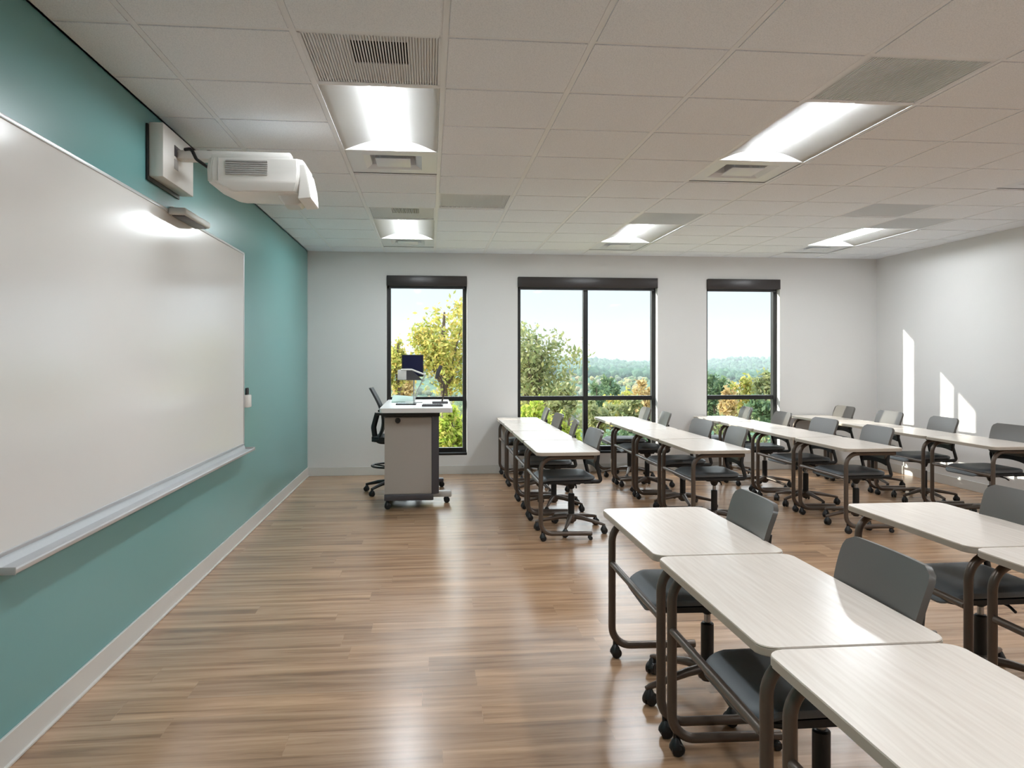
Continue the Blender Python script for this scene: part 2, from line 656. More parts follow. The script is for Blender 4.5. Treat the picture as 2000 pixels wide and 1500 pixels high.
# ------------------------------------------------------------------ windows
def window(n, a, b, mullion):
    fy0, fy1, w = YB + 0.095, YB + 0.175, 0.048
    bm = bmesh.new()
    box(bm, a, a + w, fy0, fy1, WZ0, WZ1, bev=0.004)
    box(bm, b - w, b, fy0, fy1, WZ0, WZ1, bev=0.004)
    box(bm, a + w, b - w, fy0, fy1, WZ0, WZ0 + 0.06, bev=0.004)
    box(bm, a + w, b - w, fy0, fy1, WZ1 - 0.1, WZ1, bev=0.004)
    fr = struct('window_%d' % n, bm, 'winframe')
    struct('transom', B(a + w, b - w, fy0 + 0.006, fy1 - 0.006, 0.9, 0.955, bev=0.004), 'winframe', fr)
    xs = [a + w, b - w]
    if mullion:
        struct('mullion', B(mullion - 0.03, mullion + 0.03, fy0 + 0.003, fy1 - 0.003, WZ0 + 0.06, WZ1 - 0.1, bev=0.004), 'winframe', fr)
        xs = [a + w, mullion - 0.03, mullion + 0.03, b - w]
    for k in range(0, len(xs), 2):
        for z0, z1 in ((WZ0 + 0.06, 0.9), (0.955, WZ1 - 0.1)):
            struct('pane', B(xs[k] - 0.004, xs[k + 1] + 0.004, fy0 + 0.036, fy0 + 0.042, z0 - 0.004, z1 + 0.004), 'glass', fr)
    struct('sill', B(a, b, YB - 0.004, fy0, WZ0 - 0.02, WZ0 + 0.008, bev=0.004), 'winframe', fr)


window(1, *WINS[0], None)
window(2, *WINS[1], 1.985)
window(3, *WINS[2], None)
for (a, b), where in zip(WINS, ('window behind the lectern', 'wide double window', 'right-hand window')):
    t = thing('roller_shade', 'dark roller shade fascia across the top of the ' + where, 'window shade',
              ((a + b) / 2, YB, 2.33), group='roller shades above the three windows')
    h = (b - a) / 2
    link('fascia', B(-h + 0.004, h - 0.004, -0.03, -0.022, 0.0, 0.125, bev=0.002), 'fascia', t)
    link('shade_roll', lathe(bmesh.new(), [(0, -h + 0.02), (0.032, -h + 0.02), (0.032, h - 0.02), (0, h - 0.02)], 16, (0, 0.025, 0.07), 'x'), 'shade', t)
    link('shade_cloth', B(-h + 0.03, h - 0.03, 0.052, 0.056, -0.012, 0.07), 'shade', t)
    link('hem_bar', B(-h + 0.03, h - 0.03, 0.046, 0.062, -0.03, -0.012, bev=0.004), 'shade', t)
    for s in (-1, 1):
        x = s * (h - 0.008)
        link('end_cap', B(x - 0.006, x + 0.006, -0.022, 0.065, 0.0, 0.12, bev=0.002), 'fascia', t)

# ------------------------------------------------------------------ ceiling fixtures
COLN = {1: 'in the aisle line beside the whiteboard', 5: 'in the middle line', 9: 'in the line by the right wall'}
ROWN = {-5: 'overhead', 1: 'nearer the camera', 7: 'nearer the windows'}


def make_light(label, loc):
    t = thing('ceiling_light', label, 'ceiling light', loc, 0, 'recessed troffer lights in the ceiling')
    hx, hy, rise = 0.291, 0.596, 0.062
    prof = [(-hx, 0.0), (-hx + 0.012, 0.003)]
    for k in range(13):
        x = -hx + 0.012 + (hx - 0.012 - 0.062) * k / 12
        prof.append((x, 0.003 + rise * math.sin((k / 12) * PI / 2)))
    prof += [(-x, z) for x, z in prof[::-1]]
    bm = bmesh.new()
    a = [bm.verts.new((x, -hy, z)) for x, z in prof]
    b = [bm.verts.new((x, hy, z)) for x, z in prof]
    for k in range(len(prof) - 1):
        bm.faces.new((a[k], b[k], b[k + 1], a[k + 1]))
    bmesh.ops.solidify(bm, geom=bm.faces[:], thickness=-0.003)
    link('reflector', bm, 'reflector', t)
    lens = [(0.068 * math.cos(q), 0.062 - 0.036 * math.sin(q)) for q in [PI * k / 12 for k in range(13)]]
    bm = bmesh.new()
    a = [bm.verts.new((x, -hy + 0.012, z)) for x, z in lens]
    b = [bm.verts.new((x, hy - 0.012, z)) for x, z in lens]
    for k in range(12):
        bm.faces.new((a[k + 1], b[k + 1], b[k], a[k]))
    bm.faces.new(a)
    bm.faces.new(b[::-1])
    bm.faces.new((a[0], b[0], b[-1], a[-1]))
    link('lens', bm, 'lens', t)
    for s in (-1, 1):
        y = s * (hy - 0.004)
        bm = bmesh.new()
        lo = [(x, max(z - 0.0015, 0.0)) for x, z in prof]
        v0 = [bm.verts.new((x, y - 0.004, z)) for x, z in lo]
        v1 = [bm.verts.new((x, y + 0.004, z)) for x, z in lo]
        bm.faces.new(v0)
        bm.faces.new(v1[::-1])
        for k in range(len(lo)):
            q = (k + 1) % len(lo)
            bm.faces.new((v0[k], v1[k], v1[q], v0[q]))
        bmesh.ops.triangulate(bm, faces=bm.faces[:])
        link('end_plate', bm, 'reflector', t)
    return t


def make_grille(label, loc, duct):
    t = thing('return_air_grille', label, 'air grille', loc, 0, 'return air grilles in the ceiling')
    h = 0.293
    bm = bmesh.new()
    for s in (-1, 1):
        box(bm, s * h - (0.014 if s > 0 else 0), s * h + (0.014 if s < 0 else 0), -h, h, -0.001, 0.012)
        box(bm, -h, h, s * h - (0.014 if s > 0 else 0), s * h + (0.014 if s < 0 else 0), -0.001, 0.012)
    link('frame', bm, 'grille', t, smooth=False)
    bm = bmesh.new()
    n = 46
    for k in range(n):
        x = -h + 0.016 + (2 * h - 0.032) * (k + 0.5) / n
        box(bm, x - 0.003, x + 0.003, -h + 0.012, h - 0.012, 0.001, 0.005)
    link('grille_bars', bm, 'grille', t, smooth=False)
    if duct:
        bm = bmesh.new()
        x0, x1, y0, y1 = -0.09, 0.15, -0.19, 0.06
        for q in ((-h, x0, -h, h), (x1, h, -h, h), (x0, x1, -h, y0), (x0, x1, y1, h)):
            box(bm, *q, 0.012, 0.016)
        link('backing_sheet', bm, 'grille', t, smooth=False)
        bm = bmesh.new()
        for q in ((x0 - 0.004, x0, y0, y1), (x1, x1 + 0.004, y0, y1), (x0, x1, y0 - 0.004, y0), (x0, x1, y1, y1 + 0.004)):
            box(bm, *q, 0.016, 0.2)
        box(bm, x0, x1, y0, y1, 0.2, 0.204)
        link('duct_neck', bm, 'duct', t, smooth=False)
    else:
        link('backing_sheet', B(-h, h, -h, h, 0.012, 0.016), 'grille', t, smooth=False)
    return t


def make_supply(label, loc):
    t = thing('supply_air_diffuser', label, 'air diffuser', loc, 0, 'supply air diffusers in the ceiling')
    h = 0.293
    bm = bmesh.new()
    rings = []
    for r, z in ((h, 0.0), (h, 0.004), (0.19, 0.006), (0.15, 0.03), (0.125, 0.09), (0.125, 0.15)):
        rings.append([bm.verts.new((sx * r, sy * r, z)) for sx, sy in ((-1, -1), (1, -1), (1, 1), (-1, 1))])
    for a, b in zip(rings, rings[1:]):
        for k in range(4):
            bm.faces.new((a[k], b[k], b[(k + 1) % 4], a[(k + 1) % 4]))
    bm.faces.new(rings[-1])
    link('diffuser_pan', bm, 'diffuser', t, smooth=False)
    link('duct_throat', B(-0.12, 0.12, -0.12, 0.12, 0.1, 0.104), 'duct', t, smooth=False)
    link('plaque', B(-0.115, 0.115, -0.115, 0.115, 0.002, 0.01, bev=0.004), 'diffuser', t)
    for sx in (-1, 1):
        for sy in (-1, 1):
            link('hanger', tube(bmesh.new(), [(sx * 0.09, sy * 0.09, 0.008), (sx * 0.09, sy * 0.09, 0.1)], 0.003, 6), 'diffuser', t)
    return t


L0 = G0 = GD = S0 = None
for c in LIGHT_COLS:
    for r in LIGHT_ROWS:
        x = GX + (c + 0.5) * G
        lab = 'lit troffer light %s, the one %s' % (COLN[c], ROWN[r])
        loc = (x, GY + (r + 1) * G, CEIL)
        if L0 is None:
            L0 = make_light(lab, loc)
        else:
            copy_tree(L0, loc, 0, lab)
        gl = 'slatted grille before the light %s, %s' % (COLN[c], ROWN[r])
        loc = (x, GY + (r - 0.5) * G, CEIL)
        if GD is None:
            GD = make_grille(gl, loc, True)
        else:
            copy_tree(GD, loc, 0, gl)
        sl = 'glossy diffuser behind the light %s, %s' % (COLN[c], ROWN[r])
        loc = (x, GY + (r + 2.5) * G, CEIL)
        if S0 is None:
            S0 = make_supply(sl, loc)
        else:
            copy_tree(S0, loc, 0, sl)
G0 = make_grille('grey return grille standing alone one tile right of the aisle lights', (GX + 2.5 * G, GY + 5.5 * G, CEIL), False)
copy_tree(G0, (GX + 8.5 * G, GY + 5.5 * G, CEIL), 0, 'grey return grille standing alone one tile left of the lights by the right wall')

# ------------------------------------------------------------------ whiteboard wall
WB0, WB1, WBZ0, WBZ1 = 2.74, 6.41, 0.745, 2.268
t = thing('whiteboard', 'long glossy whiteboard with a pen tray on the teal wall', 'whiteboard', (XL, 0, 0))
link('writing_surface', B(0.0, 0.014, WB0 + 0.01, WB1 - 0.01, WBZ0 + 0.01, WBZ1 - 0.01), 'board', t, smooth=False)
bm = bmesh.new()
box(bm, 0, 0.019, WB0, WB1, WBZ1 - 0.016, WBZ1, bev=0.002)
box(bm, 0, 0.019, WB0, WB1, WBZ0, WBZ0 + 0.016, bev=0.002)
box(bm, 0, 0.019, WB0, WB0 + 0.016, WBZ0, WBZ1, bev=0.002)
box(bm, 0, 0.019, WB1 - 0.016, WB1, WBZ0, WBZ1, bev=0.002)
link('frame', bm, 'alu', t)
prof = [(0, 0.0), (0.088, 0.0), (0.092, 0.006), (0.092, 0.016), (0.086, 0.02), (0.078, 0.012), (0.02, 0.012), (0.008, 0.05), (0, 0.05)]
bm = bmesh.new()
a = [bm.verts.new((x, WB0 + 0.06, WBZ0 - 0.045 + z)) for x, z in prof]
b = [bm.verts.new((x, WB1 + 0.03, WBZ0 - 0.045 + z)) for x, z in prof]
bm.faces.new(a)
bm.faces.new(b[::-1])
for k in range(len(prof)):
    q = (k + 1) % len(prof)
    bm.faces.new((a[k], b[k], b[q], a[q]))
link('pen_tray', bm, 'alu', t)
for y in (WB0 + 0.055, WB1 + 0.03):
    link('tray_end_cap', B(0, 0.094, y, y + 0.006, WBZ0 - 0.046, WBZ0 - 0.02, bev=0.002), 'grey_plastic', t)

t = thing('marker_holder', 'small white marker holder on the far edge of the whiteboard', 'marker holder', (XL, 6.47, 1.04))
link('cup', B(0.0, 0.05, -0.05, 0.05, 0.0, 0.1, bev=0.006), 'white_plastic', t)
bm = bmesh.new()
for y in (-0.025, 0.0, 0.025):
    lathe(bm, [(0, 0.09), (0.009, 0.09), (0.009, 0.145), (0.006, 0.155), (0, 0.155)], 10, (0.025, y, 0))
link('marker_caps', bm, 'black', t)
t = thing('pen_sensor', 'slim silver sensor bar clipped to the top edge of the whiteboard', 'sensor bar', (XL, 4.83, WBZ1 - 0.03))
link('housing', B(0.014, 0.115, -0.25, 0.25, 0.0, 0.04, bev=0.012, seg=3), 'silver', t)
link('underside_window', B(0.03, 0.1, -0.22, 0.22, -0.006, 0.001, bev=0.002), 'charcoal', t)
link('clip', B(0.0, 0.02, -0.16, 0.16, 0.031, 0.06, bev=0.002), 'silver', t)

# projector on its wall arm
t = thing('projector_wall_mount', 'white wall box and arm holding up the projector above the whiteboard', 'projector mount', (XL, 4.56, 2.385))
bm = B(0.012, 0.085, -0.265, 0.265, 0.0, 0.285, bev=0.005)
link('cover_box', bm, 'white_plastic', t)
link('wall_plate', B(0.0, 0.012, -0.28, 0.25, -0.02, 0.275, bev=0.003), 'black', t)
link('cable_opening', B(0.0845, 0.087, -0.085, 0.03, 0.155, 0.215, bev=0.001), 'charcoal', t)
link('connector_plate', B(0.0845, 0.087, -0.085, -0.02, 0.085, 0.14, bev=0.001), 'grey_plastic', t)
bm = B(0.085, 0.7, -0.045, 0.045, 0.15, 0.2, bev=0.008)
link('arm', bm, 'white_plastic', t)
link('arm_slot', B(0.3, 0.56, -0.048, -0.044, 0.155, 0.166), 'charcoal', t, smooth=False)
link('adjuster_plate', B(0.3, 0.72, -0.16, 0.16, 0.13, 0.156, bev=0.006), 'white_plastic', t)
link('knob', lathe(bmesh.new(), [(0, 0.196), (0.018, 0.196), (0.018, 0.208), (0, 0.21)], 14, (0.25, 0, 0)), 'black', t)
bm = tube(bmesh.new(), arc_path([(0.13, -0.05, 0.2), (0.17, -0.07, 0.2), (0.2, -0.08, 0.14), (0.26, -0.06, 0.1), (0.3, -0.04, 0.1)], 0.03), 0.0095, 8)
link('cable', bm, 'black', t)

t = thing('projector', 'white short-throw projector hanging from the wall arm under the ceiling', 'projector', (-0.93, 4.56, 2.335))


def loft(bm, secs):
    rings = [[bm.verts.new(p) for p in s] for s in secs]
    n = len(rings[0])
    for a, b in zip(rings, rings[1:]):
        for k in range(n):
            bm.faces.new((a[k], a[(k + 1) % n], b[(k + 1) % n], b[k]))
    bm.faces.new(rings[0][::-1])
    bm.faces.new(rings[-1])
    return bm


def sec(z, x0, x1, y0, y1, ch):
    return [(x0 + ch, y0, z), (x1 - ch, y0, z), (x1, y0 + ch, z), (x1, y1 - ch, z), (x1 - ch, y1, z), (x0 + ch, y1, z), (x0, y1 - ch, z), (x0, y0 + ch, z)]


bm = loft(bmesh.new(), [sec(0.0, -0.16, 0.225, -0.17, 0.17, 0.03), sec(0.05, -0.262, 0.245, -0.195, 0.185, 0.03),
                        sec(0.12, -0.265, 0.25, -0.2, 0.19, 0.03), sec(0.18, -0.26, 0.245, -0.19, 0.18, 0.03)])
bmesh.ops.bevel(bm, geom=bm.edges[:], offset=0.006, segments=2, affect='EDGES')
link('body', bm, 'white_plastic', t)
bm = bmesh.new()
for k in range(7):
    box(bm, -0.16, 0.06, -0.2035, -0.196, 0.085 + k * 0.0115, 0.0925 + k * 0.0115)
link('vent_grille', bm, 'grey_plastic', t, smooth=False)
link('seam_strip', B(-0.2, -0.198, -0.2015, -0.196, 0.05, 0.175), 'grey_plastic', t, smooth=False)
bm = loft(bmesh.new(), [sec(-0.045, 0.12, 0.2, -0.06, 0.1, 0.015), sec(-0.02, 0.1, 0.225, -0.08, 0.12, 0.015), sec(0.012, 0.09, 0.235, -0.09, 0.13, 0.015)])
link('lens_hood', bm, 'silver', t)
bm = loft(bmesh.new(), [[(0.215, -0.17, -0.035), (0.285, -0.17, -0.03), (0.285, 0.14, -0.03), (0.215, 0.14, -0.035)],
                        [(0.225, -0.19, 0.06), (0.275, -0.19, 0.06), (0.275, 0.16, 0.06), (0.225, 0.16, 0.06)],
                        [(0.225, -0.19, 0.15), (0.255, -0.19, 0.15), (0.255, 0.16, 0.15), (0.225, 0.16, 0.15)]])
bmesh.ops.bevel(bm, geom=bm.edges[:], offset=0.004, segments=2, affect='EDGES')
link('front_cover', bm, 'white_plastic', t)
link('mount_boss', B(-0.1, 0.1, -0.1, 0.1, 0.178, 0.184, bev=0.002), 'white_plastic', t)


# ------------------------------------------------------------------ casters shared by desks and chairs
def caster_mesh(r=0.025, w=0.04, stem=0.03):
    """Twin wheel caster standing on z = 0, origin on the floor below its stem."""
    bm = bmesh.new()
    for s in (-1, 1):
        c = s * w * 0.3
        lathe(bm, [(0, c - w * 0.2), (r * 0.85, c - w * 0.2), (r, c - w * 0.12), (r, c + w * 0.12), (r * 0.85, c + w * 0.2), (0, c + w * 0.2)], 16, (0.008, 0, r), 'y')
    hood = [(0.008 + r * 0.92 * math.cos(q), r + r * 1.12 * math.sin(q)) for q in [PI * k / 8 for k in range(9)]]
    a = [bm.verts.new((x, -w * 0.3, z)) for x, z in hood]
    b = [bm.verts.new((x, w * 0.3, z)) for x, z in hood]
    bm.faces.new(a[::-1])
    bm.faces.new(b)
    for k in range(9):
        q = (k + 1) % 9
        bm.faces.new((a[k], a[q], b[q], b[k]))
    lathe(bm, [(0, r * 1.6), (0.013, r * 1.6), (0.013, r * 2.1), (0.008, r * 2.2), (0.008, r * 2.1 + stem), (0, r * 2.1 + stem)], 12)
    lathe(bm, [(0, r * 1.0), (w * 0.62, r * 1.1), (w * 0.6, r * 1.5), (w * 0.34, r * 2.35), (0.009, r * 2.7), (0, r * 2.7)], 14, (0.004, 0, 0))
    bmesh.ops.recalc_face_normals(bm, faces=bm.faces[:])
    me = bpy.data.meshes.new('caster')
    bm.to_mesh(me)
    bm.free()
    return me


CASTER_DESK = caster_mesh(0.024, 0.042, 0.034)
CASTER_END = caster_mesh(0.016, 0.03, 0.004)
CASTER_CHAIR = caster_mesh(0.027, 0.044, 0.012)

# ------------------------------------------------------------------ student desk
TZ, TW, TL, PITCH = 0.70, 0.505, 0.917, 0.93


def make_desk():
    """Desk local frame: x from its front edge (towards the whiteboard), y centred on its length."""
    t = thing('student_desk', '', 'desk', group='white classroom desks on casters')
    o = [(x + TW / 2, y) for x, y in rrect(TW / 2, TL / 2, 0.045, 6)]
    link('tabletop', prism(bmesh.new(), [(TW / 2 + (x - TW / 2) * 0.996, y * 0.998) for x, y in o], TZ - 0.004, TZ, 0.0015), 'laminate', t)
    link('edge_band', prism(bmesh.new(), o, TZ - 0.027, TZ - 0.004, 0.003), 'edge', t)
    for s in (-1, 1):
        y = s * (TL / 2 - 0.06)
        path = arc_path([(0.46, y, TZ - 0.046), (0.038, y, TZ - 0.046), (0.038, y, 0.058), (0.445, y, 0.052)], [0, 0.1, 0.09, 0], 9)
        fr = link('leg_frame', tube(bmesh.new(), path, 0.0178, 14), 'bronze', t)
        link('caster', CASTER_DESK, 'wheel', fr, loc=(0.05, y, 0))
        link('caster', CASTER_END, 'wheel', fr, loc=(0.425, y, 0))
    y = TL / 2 - 0.06
    link('stretcher', tube(bmesh.new(), [(0.038, -y + 0.016, 0.45), (0.038, y - 0.016, 0.45)], 0.0145, 12), 'bronze', t)
    return t


ROWS = [0.83, 2.06, 3.345, 4.635]
ROW_NAME = ['back row beside the lectern', 'second back row from the lectern', 'third back row from the lectern', 'back row along the right wall']
POS_NAME = ['near end', 'second from the near end', 'third from the near end', 'window end']
desk0 = make_desk()
first = True


def place_desk(x, yc, label):
    global first
    if first:
        first = False
        desk0.location = (x, yc, 0)
        desk0['label'] = label
    else:
        copy_tree(desk0, (x, yc, 0), 0, label)


NEAR_EDGE = 6.02
for r, x in enumerate(ROWS):
    for k in range(4):
        place_desk(x, NEAR_EDGE + (k + 0.5) * PITCH, 'white-topped desk, %s of the %s' % (POS_NAME[k], ROW_NAME[r]))
FRONT = [(0.83, 2.815 + PITCH / 2, 'white-topped desk at the far end of the foreground row next to the open floor'),
         (0.83, 2.815 - PITCH / 2, 'white-topped desk in the middle of the foreground row next to the open floor'),
         (0.83, 2.815 - 1.5 * PITCH, 'white-topped desk closest to the camera, cut off at the bottom right corner'),
         (2.07, 2.815 + PITCH / 2, 'white-topped desk at the right frame edge, far one of the foreground pair'),
         (2.07, 2.815 - PITCH / 2, 'white-topped desk mostly cut off by the right frame edge, near one of that pair')]
for x, y, lab in FRONT:
    place_desk(x, y, lab)


# ------------------------------------------------------------------ student chair (faces -x)
def make_chair():
    t = thing('rolling_chair', '', 'chair', group='grey rolling classroom chairs')
    # upholstered seat: rounded outline, crowned top, waterfall front
    bm = bmesh.new()
    rings = []
    for sc_, z in ((0.90, 0.438), (0.985, 0.442), (1.0, 0.452), (0.985, 0.464), (0.93, 0.472), (0.8, 0.476), (0.5, 0.474), (0.2, 0.472)):
        ring = []
        for x, y in rrect(0.235, 0.228, 0.075, 6):
            px = -0.075 + x * sc_
            drop = 0.035 * max(0, (-px - 0.2) / 0.11) ** 2
            ring.append(bm.verts.new((px, y * sc_, z - drop + 0.006 * abs(y * sc_) / 0.22)))
        rings.append(ring)
    n = len(rings[0])
    for a, b in zip(rings, rings[1:]):
        for k in range(n):
            bm.faces.new((a[k], a[(k + 1) % n], b[(k + 1) % n], b[k]))
    bm.faces.new(rings[0][::-1])
    bm.faces.new(rings[-1])
    link('seat', bm, 'seat', t)
    bm = prism(bmesh.new(), [(x - 0.06, y) for x, y in rrect(0.235, 0.222, 0.07, 6)], 0.418, 0.44, 0.007)
    link('seat_pan', bm, 'black', t)

    # backrest: curved around the sitter, leaning back, lower edge narrower
    def back(u, v):
        z = 0.575 + 0.265 * v
        half = 0.205 + 0.025 * math.sin(v * PI * 0.55)
        # round the corners
        e = 0.0
        for vv in (v, 1 - v):
            q = vv * 0.265
            rad = 0.045 if vv is not v else 0.03
            if q < rad:
                e = max(e, rad - math.sqrt(max(0, rad * rad - (rad - q) ** 2)))
        y = (u - 0.5) * 2 * (half - e)
        x = 0.158 + 0.11 * (z - 0.575) + 0.6 * (z - 0.575) ** 2 - 0.25 * y * y
        nrm = Vector((1, 0.5 * y, -0.2)).normalized()
        return (x, y, z), nrm
    bm = sheet(back, 16, 16, 0.02)
    bmesh.ops.recalc_face_normals(bm, faces=bm.faces[:])
    link('backrest', bm, 'shell', t)

    def lower(u, v):
        z = 0.515 + 0.12 * v
        y = (u - 0.5) * 2 * (0.2 - 0.02 * (1 - v))
        return (0.188 - 0.25 * y * y - 0.05 * (0.635 - z), y, z + 0.02 * (1 - v) * (1 - (y / 0.2) ** 2)), Vector((1, y, 0)).normalized()
    bm = sheet(lower, 12, 3, 0.016)
    bmesh.ops.recalc_face_normals(bm, faces=bm.faces[:])
    link('back_carrier', bm, 'black', t)
    for s in (-1, 1):
        p = arc_path([(0.06, s * 0.205, 0.428), (0.2, s * 0.21, 0.43), (0.166, s * 0.205, 0.56), (0.186, s * 0.2, 0.72)], 0.02, 5)
        link('back_upright', tube(bmesh.new(), p, 0.012, 10, flat=(1.35, 0.8)), 'black', t)
    bm = B(-0.09, 0.07, -0.07, 0.07, 0.385, 0.42, bev=0.012)
    lathe(bm, [(0, 0.33), (0.026, 0.35), (0.04, 0.39), (0, 0.39)], 16)
    link('tilt_mechanism', bm, 'black', t)
    link('height_lever', tube(bmesh.new(), arc_path([(0.0, -0.06, 0.4), (0.0, -0.17, 0.395), (-0.01, -0.22, 0.385)], 0.03), 0.006, 8), 'black', t)
    link('gas_lift', lathe(bmesh.new(), [(0, 0.28), (0.014, 0.28), (0.014, 0.36), (0, 0.36)], 14), 'chrome', t)
    link('column', lathe(bmesh.new(), [(0, 0.06), (0.024, 0.06), (0.027, 0.08), (0.027, 0.3), (0.022, 0.305), (0, 0.305)], 18), 'black', t)
    link('hub', lathe(bmesh.new(), [(0, 0.07), (0.038, 0.072), (0.045, 0.09), (0.042, 0.125), (0.03, 0.135), (0, 0.135)], 20), 'bronze', t)
    leg_mesh = None
    for k in range(5):
        if leg_mesh is None:
            bm = tube(bmesh.new(), [(0.03, 0, 0.112), (0.1, 0, 0.108), (0.2, 0, 0.092), (0.285, 0, 0.077), (0.305, 0, 0.073)],
                      [0.022, 0.021, 0.017, 0.0135, 0.009], 10, flat=(0.9, 0.95))
            lg = link('base_leg', bm, 'bronze', t)
            leg_mesh = lg.data
        else:
            lg = link('base_leg', leg_mesh, 'bronze', t)
        lg.rotation_euler = (0, 0, 2 * PI * k / 5)
        c = link('caster', CASTER_CHAIR, 'wheel', lg, loc=(0.292, 0, 0))
        c.rotation_euler = (0, 0, (k * 1.7) % 6.28)
    return t


chair0 = make_chair()
chair_first = True
BACK_X = 0.18       # backrest sits this far behind the column


def place_chair(xb, y, rz, spin, label):
    """xb: world x of the upper backrest."""
    global chair_first
    loc = (xb - BACK_X * math.cos(rz), y - BACK_X * math.sin(rz), 0)
    if chair_first:
        chair_first = False
        c = chair0
        c.location = loc
        c.rotation_euler = (0, 0, rz)
        c['label'] = label
    else:
        c = copy_tree(chair0, loc, rz, label)
    k = 0
    for ch in c.children:
        if ch.name.startswith('base_leg'):
            ch.rotation_euler = (0, 0, spin + 2 * PI * k / 5)
            k += 1


OFF = [[(0.53, 0), (0.53, -0.03), (0.53, 0), (0.54, 0.02)],
       [(0.55, 0.02), (0.55, -0.04), (0.51, 0.1), (0.53, 0.02)],
       [(0.53, 0), (0.52, -0.02), (0.53, 0), (0.50, 0.0)],
       [(0.50, 0), (0.50, 0), (0.50, 0.0), (0.49, 0.02)]]
ROT = [[0.05, -0.12, 0.02, -0.06], [-0.05, 0.1, -0.08, -0.04], [0.0, 0.06, -0.05, -0.12], [0.03, -0.04, 0.05, 0.0]]
rnd = random.Random(11)
for r, x in enumerate(ROWS):
    for k in range(4):
        dx, dy = OFF[r][k]
        place_chair(x + dx, NEAR_EDGE + (k + 0.5) * PITCH + dy, ROT[r][k], rnd.uniform(0, 1.25),
                    'grey rolling chair, %s of the %s' % (POS_NAME[k], ROW_NAME[r]))
place_chair(1.357, 3.23, -0.04, math.radians(55), 'grey rolling chair at the far end desk of the foreground row')
place_chair(1.36, 2.265, 0.0, math.radians(62), 'large grey rolling chair at the middle desk of the foreground row')
place_chair(2.585, 3.21, 0.0, math.radians(110), 'grey rolling chair cut by the right frame edge, behind the foreground pair of desks')

# ------------------------------------------------------------------ teacher's lectern
LX, LY = -0.42, 7.5
t = thing('lectern', 'greige standing lectern desk with white top beside the left window', 'lectern', (LX, LY, 0))
bm = prism(bmesh.new(), [(0, 0), (0.44, 0), (0.505, 0.05), (0.505, 0.62), (0, 0.62)], 0.145, 0.875, 0.006)
link('cabinet', bm, 'greige', t)
link('corner_post', prism(bmesh.new(), [(0.446, -0.004), (0.512, 0.046), (0.512, 0.12), (0.5, 0.12), (0.5, 0.052), (0.44, 0.004)], 0.14, 0.88, 0.002), 'charcoal', t)
link('plinth', B(-0.004, 0.46, -0.006, 0.63, 0.085, 0.145, bev=0.006), 'charcoal', t)
link('top_rail', B(-0.02, 0.52, -0.02, 1.35, 0.88, 0.93, bev=0.004), 'black', t)
link('desktop', prism(bmesh.new(), [(x + 0.3, y + 0.585) for x, y in rrect(0.335, 0.8, 0.03)], 0.93, 0.972, 0.004), 'desk_white', t)
link('lock_knob', lathe(bmesh.new(), [(0, -0.03), (0.022, -0.03), (0.026, -0.02), (0.026, 0.0), (0, 0.0)], 16, (0.125, 0, 0.845), 'y'), 'black', t)
bm = tube(bmesh.new(), [(0.3, 1.3, 0.9), (0.3, 1.3, 0.08)], 0.03, 14, flat=(1.3, 0.9))
lg = link('far_leg', bm, 'charcoal', t)
link('foot', B(0.02, 0.58, 1.265, 1.335, 0.055, 0.1, bev=0.012), 'charcoal', lg)
lg2 = link('near_foot', B(0.4, 0.64, 0.3, 0.37, 0.06, 0.12, bev=0.012), 'silver', t)
for x, y in ((0.02, 0.04), (0.585, 0.33), (0.02, 0.58), (0.06, 1.3), (0.55, 1.3)):
    link('caster', caster_mesh(0.03, 0.045, 0.02), 'wheel', t, loc=(x, y, 0))

ZT = 0.972
t = thing('monitor', 'small dark monitor on a white arm standing on the lectern', 'monitor', (-0.16, 8.25, ZT))
link('stand_base', B(-0.09, 0.09, -0.08, 0.08, 0, 0.01, bev=0.004), 'silver', t)
link('stand_post', tube(bmesh.new(), [(0.0, 0, 0.008), (0.0, 0, 0.3)], 0.007, 10), 'silver', t)
bm = B(-0.125, 0.1, -0.012, 0.012, 0.27, 0.5, bev=0.006)
scr = link('bezel', bm, 'black', t)
link('screen', B(-0.115, 0.09, -0.0145, -0.011, 0.285, 0.49), 'screen', scr, smooth=False)
bm = loft(bmesh.new(), [[(-0.155, -0.06, 0.235), (0.09, -0.06, 0.235), (0.09, 0.0, 0.235), (-0.155, 0.0, 0.235)],
                        [(-0.15, -0.075, 0.345), (-0.03, -0.075, 0.345), (-0.03, 0.0, 0.345), (-0.15, 0.0, 0.345)]])
link('control_panel', bm, 'charcoal', t)
link('side_bracket', B(-0.165, -0.075, -0.085, -0.07, 0.24, 0.345, bev=0.004), 'white_plastic', t)
link('arm', tube(bmesh.new(), [(-0.13, -0.085, 0.345), (-0.02, -0.085, 0.345), (0.12, -0.06, 0.29)], 0.009, 8), 'white_plastic', t)
link('brace', tube(bmesh.new(), arc_path([(0.12, -0.06, 0.29), (0.05, 0.0, 0.15), (0.0, 0.02, 0.01)], 0.1), 0.006, 8), 'silver', t)

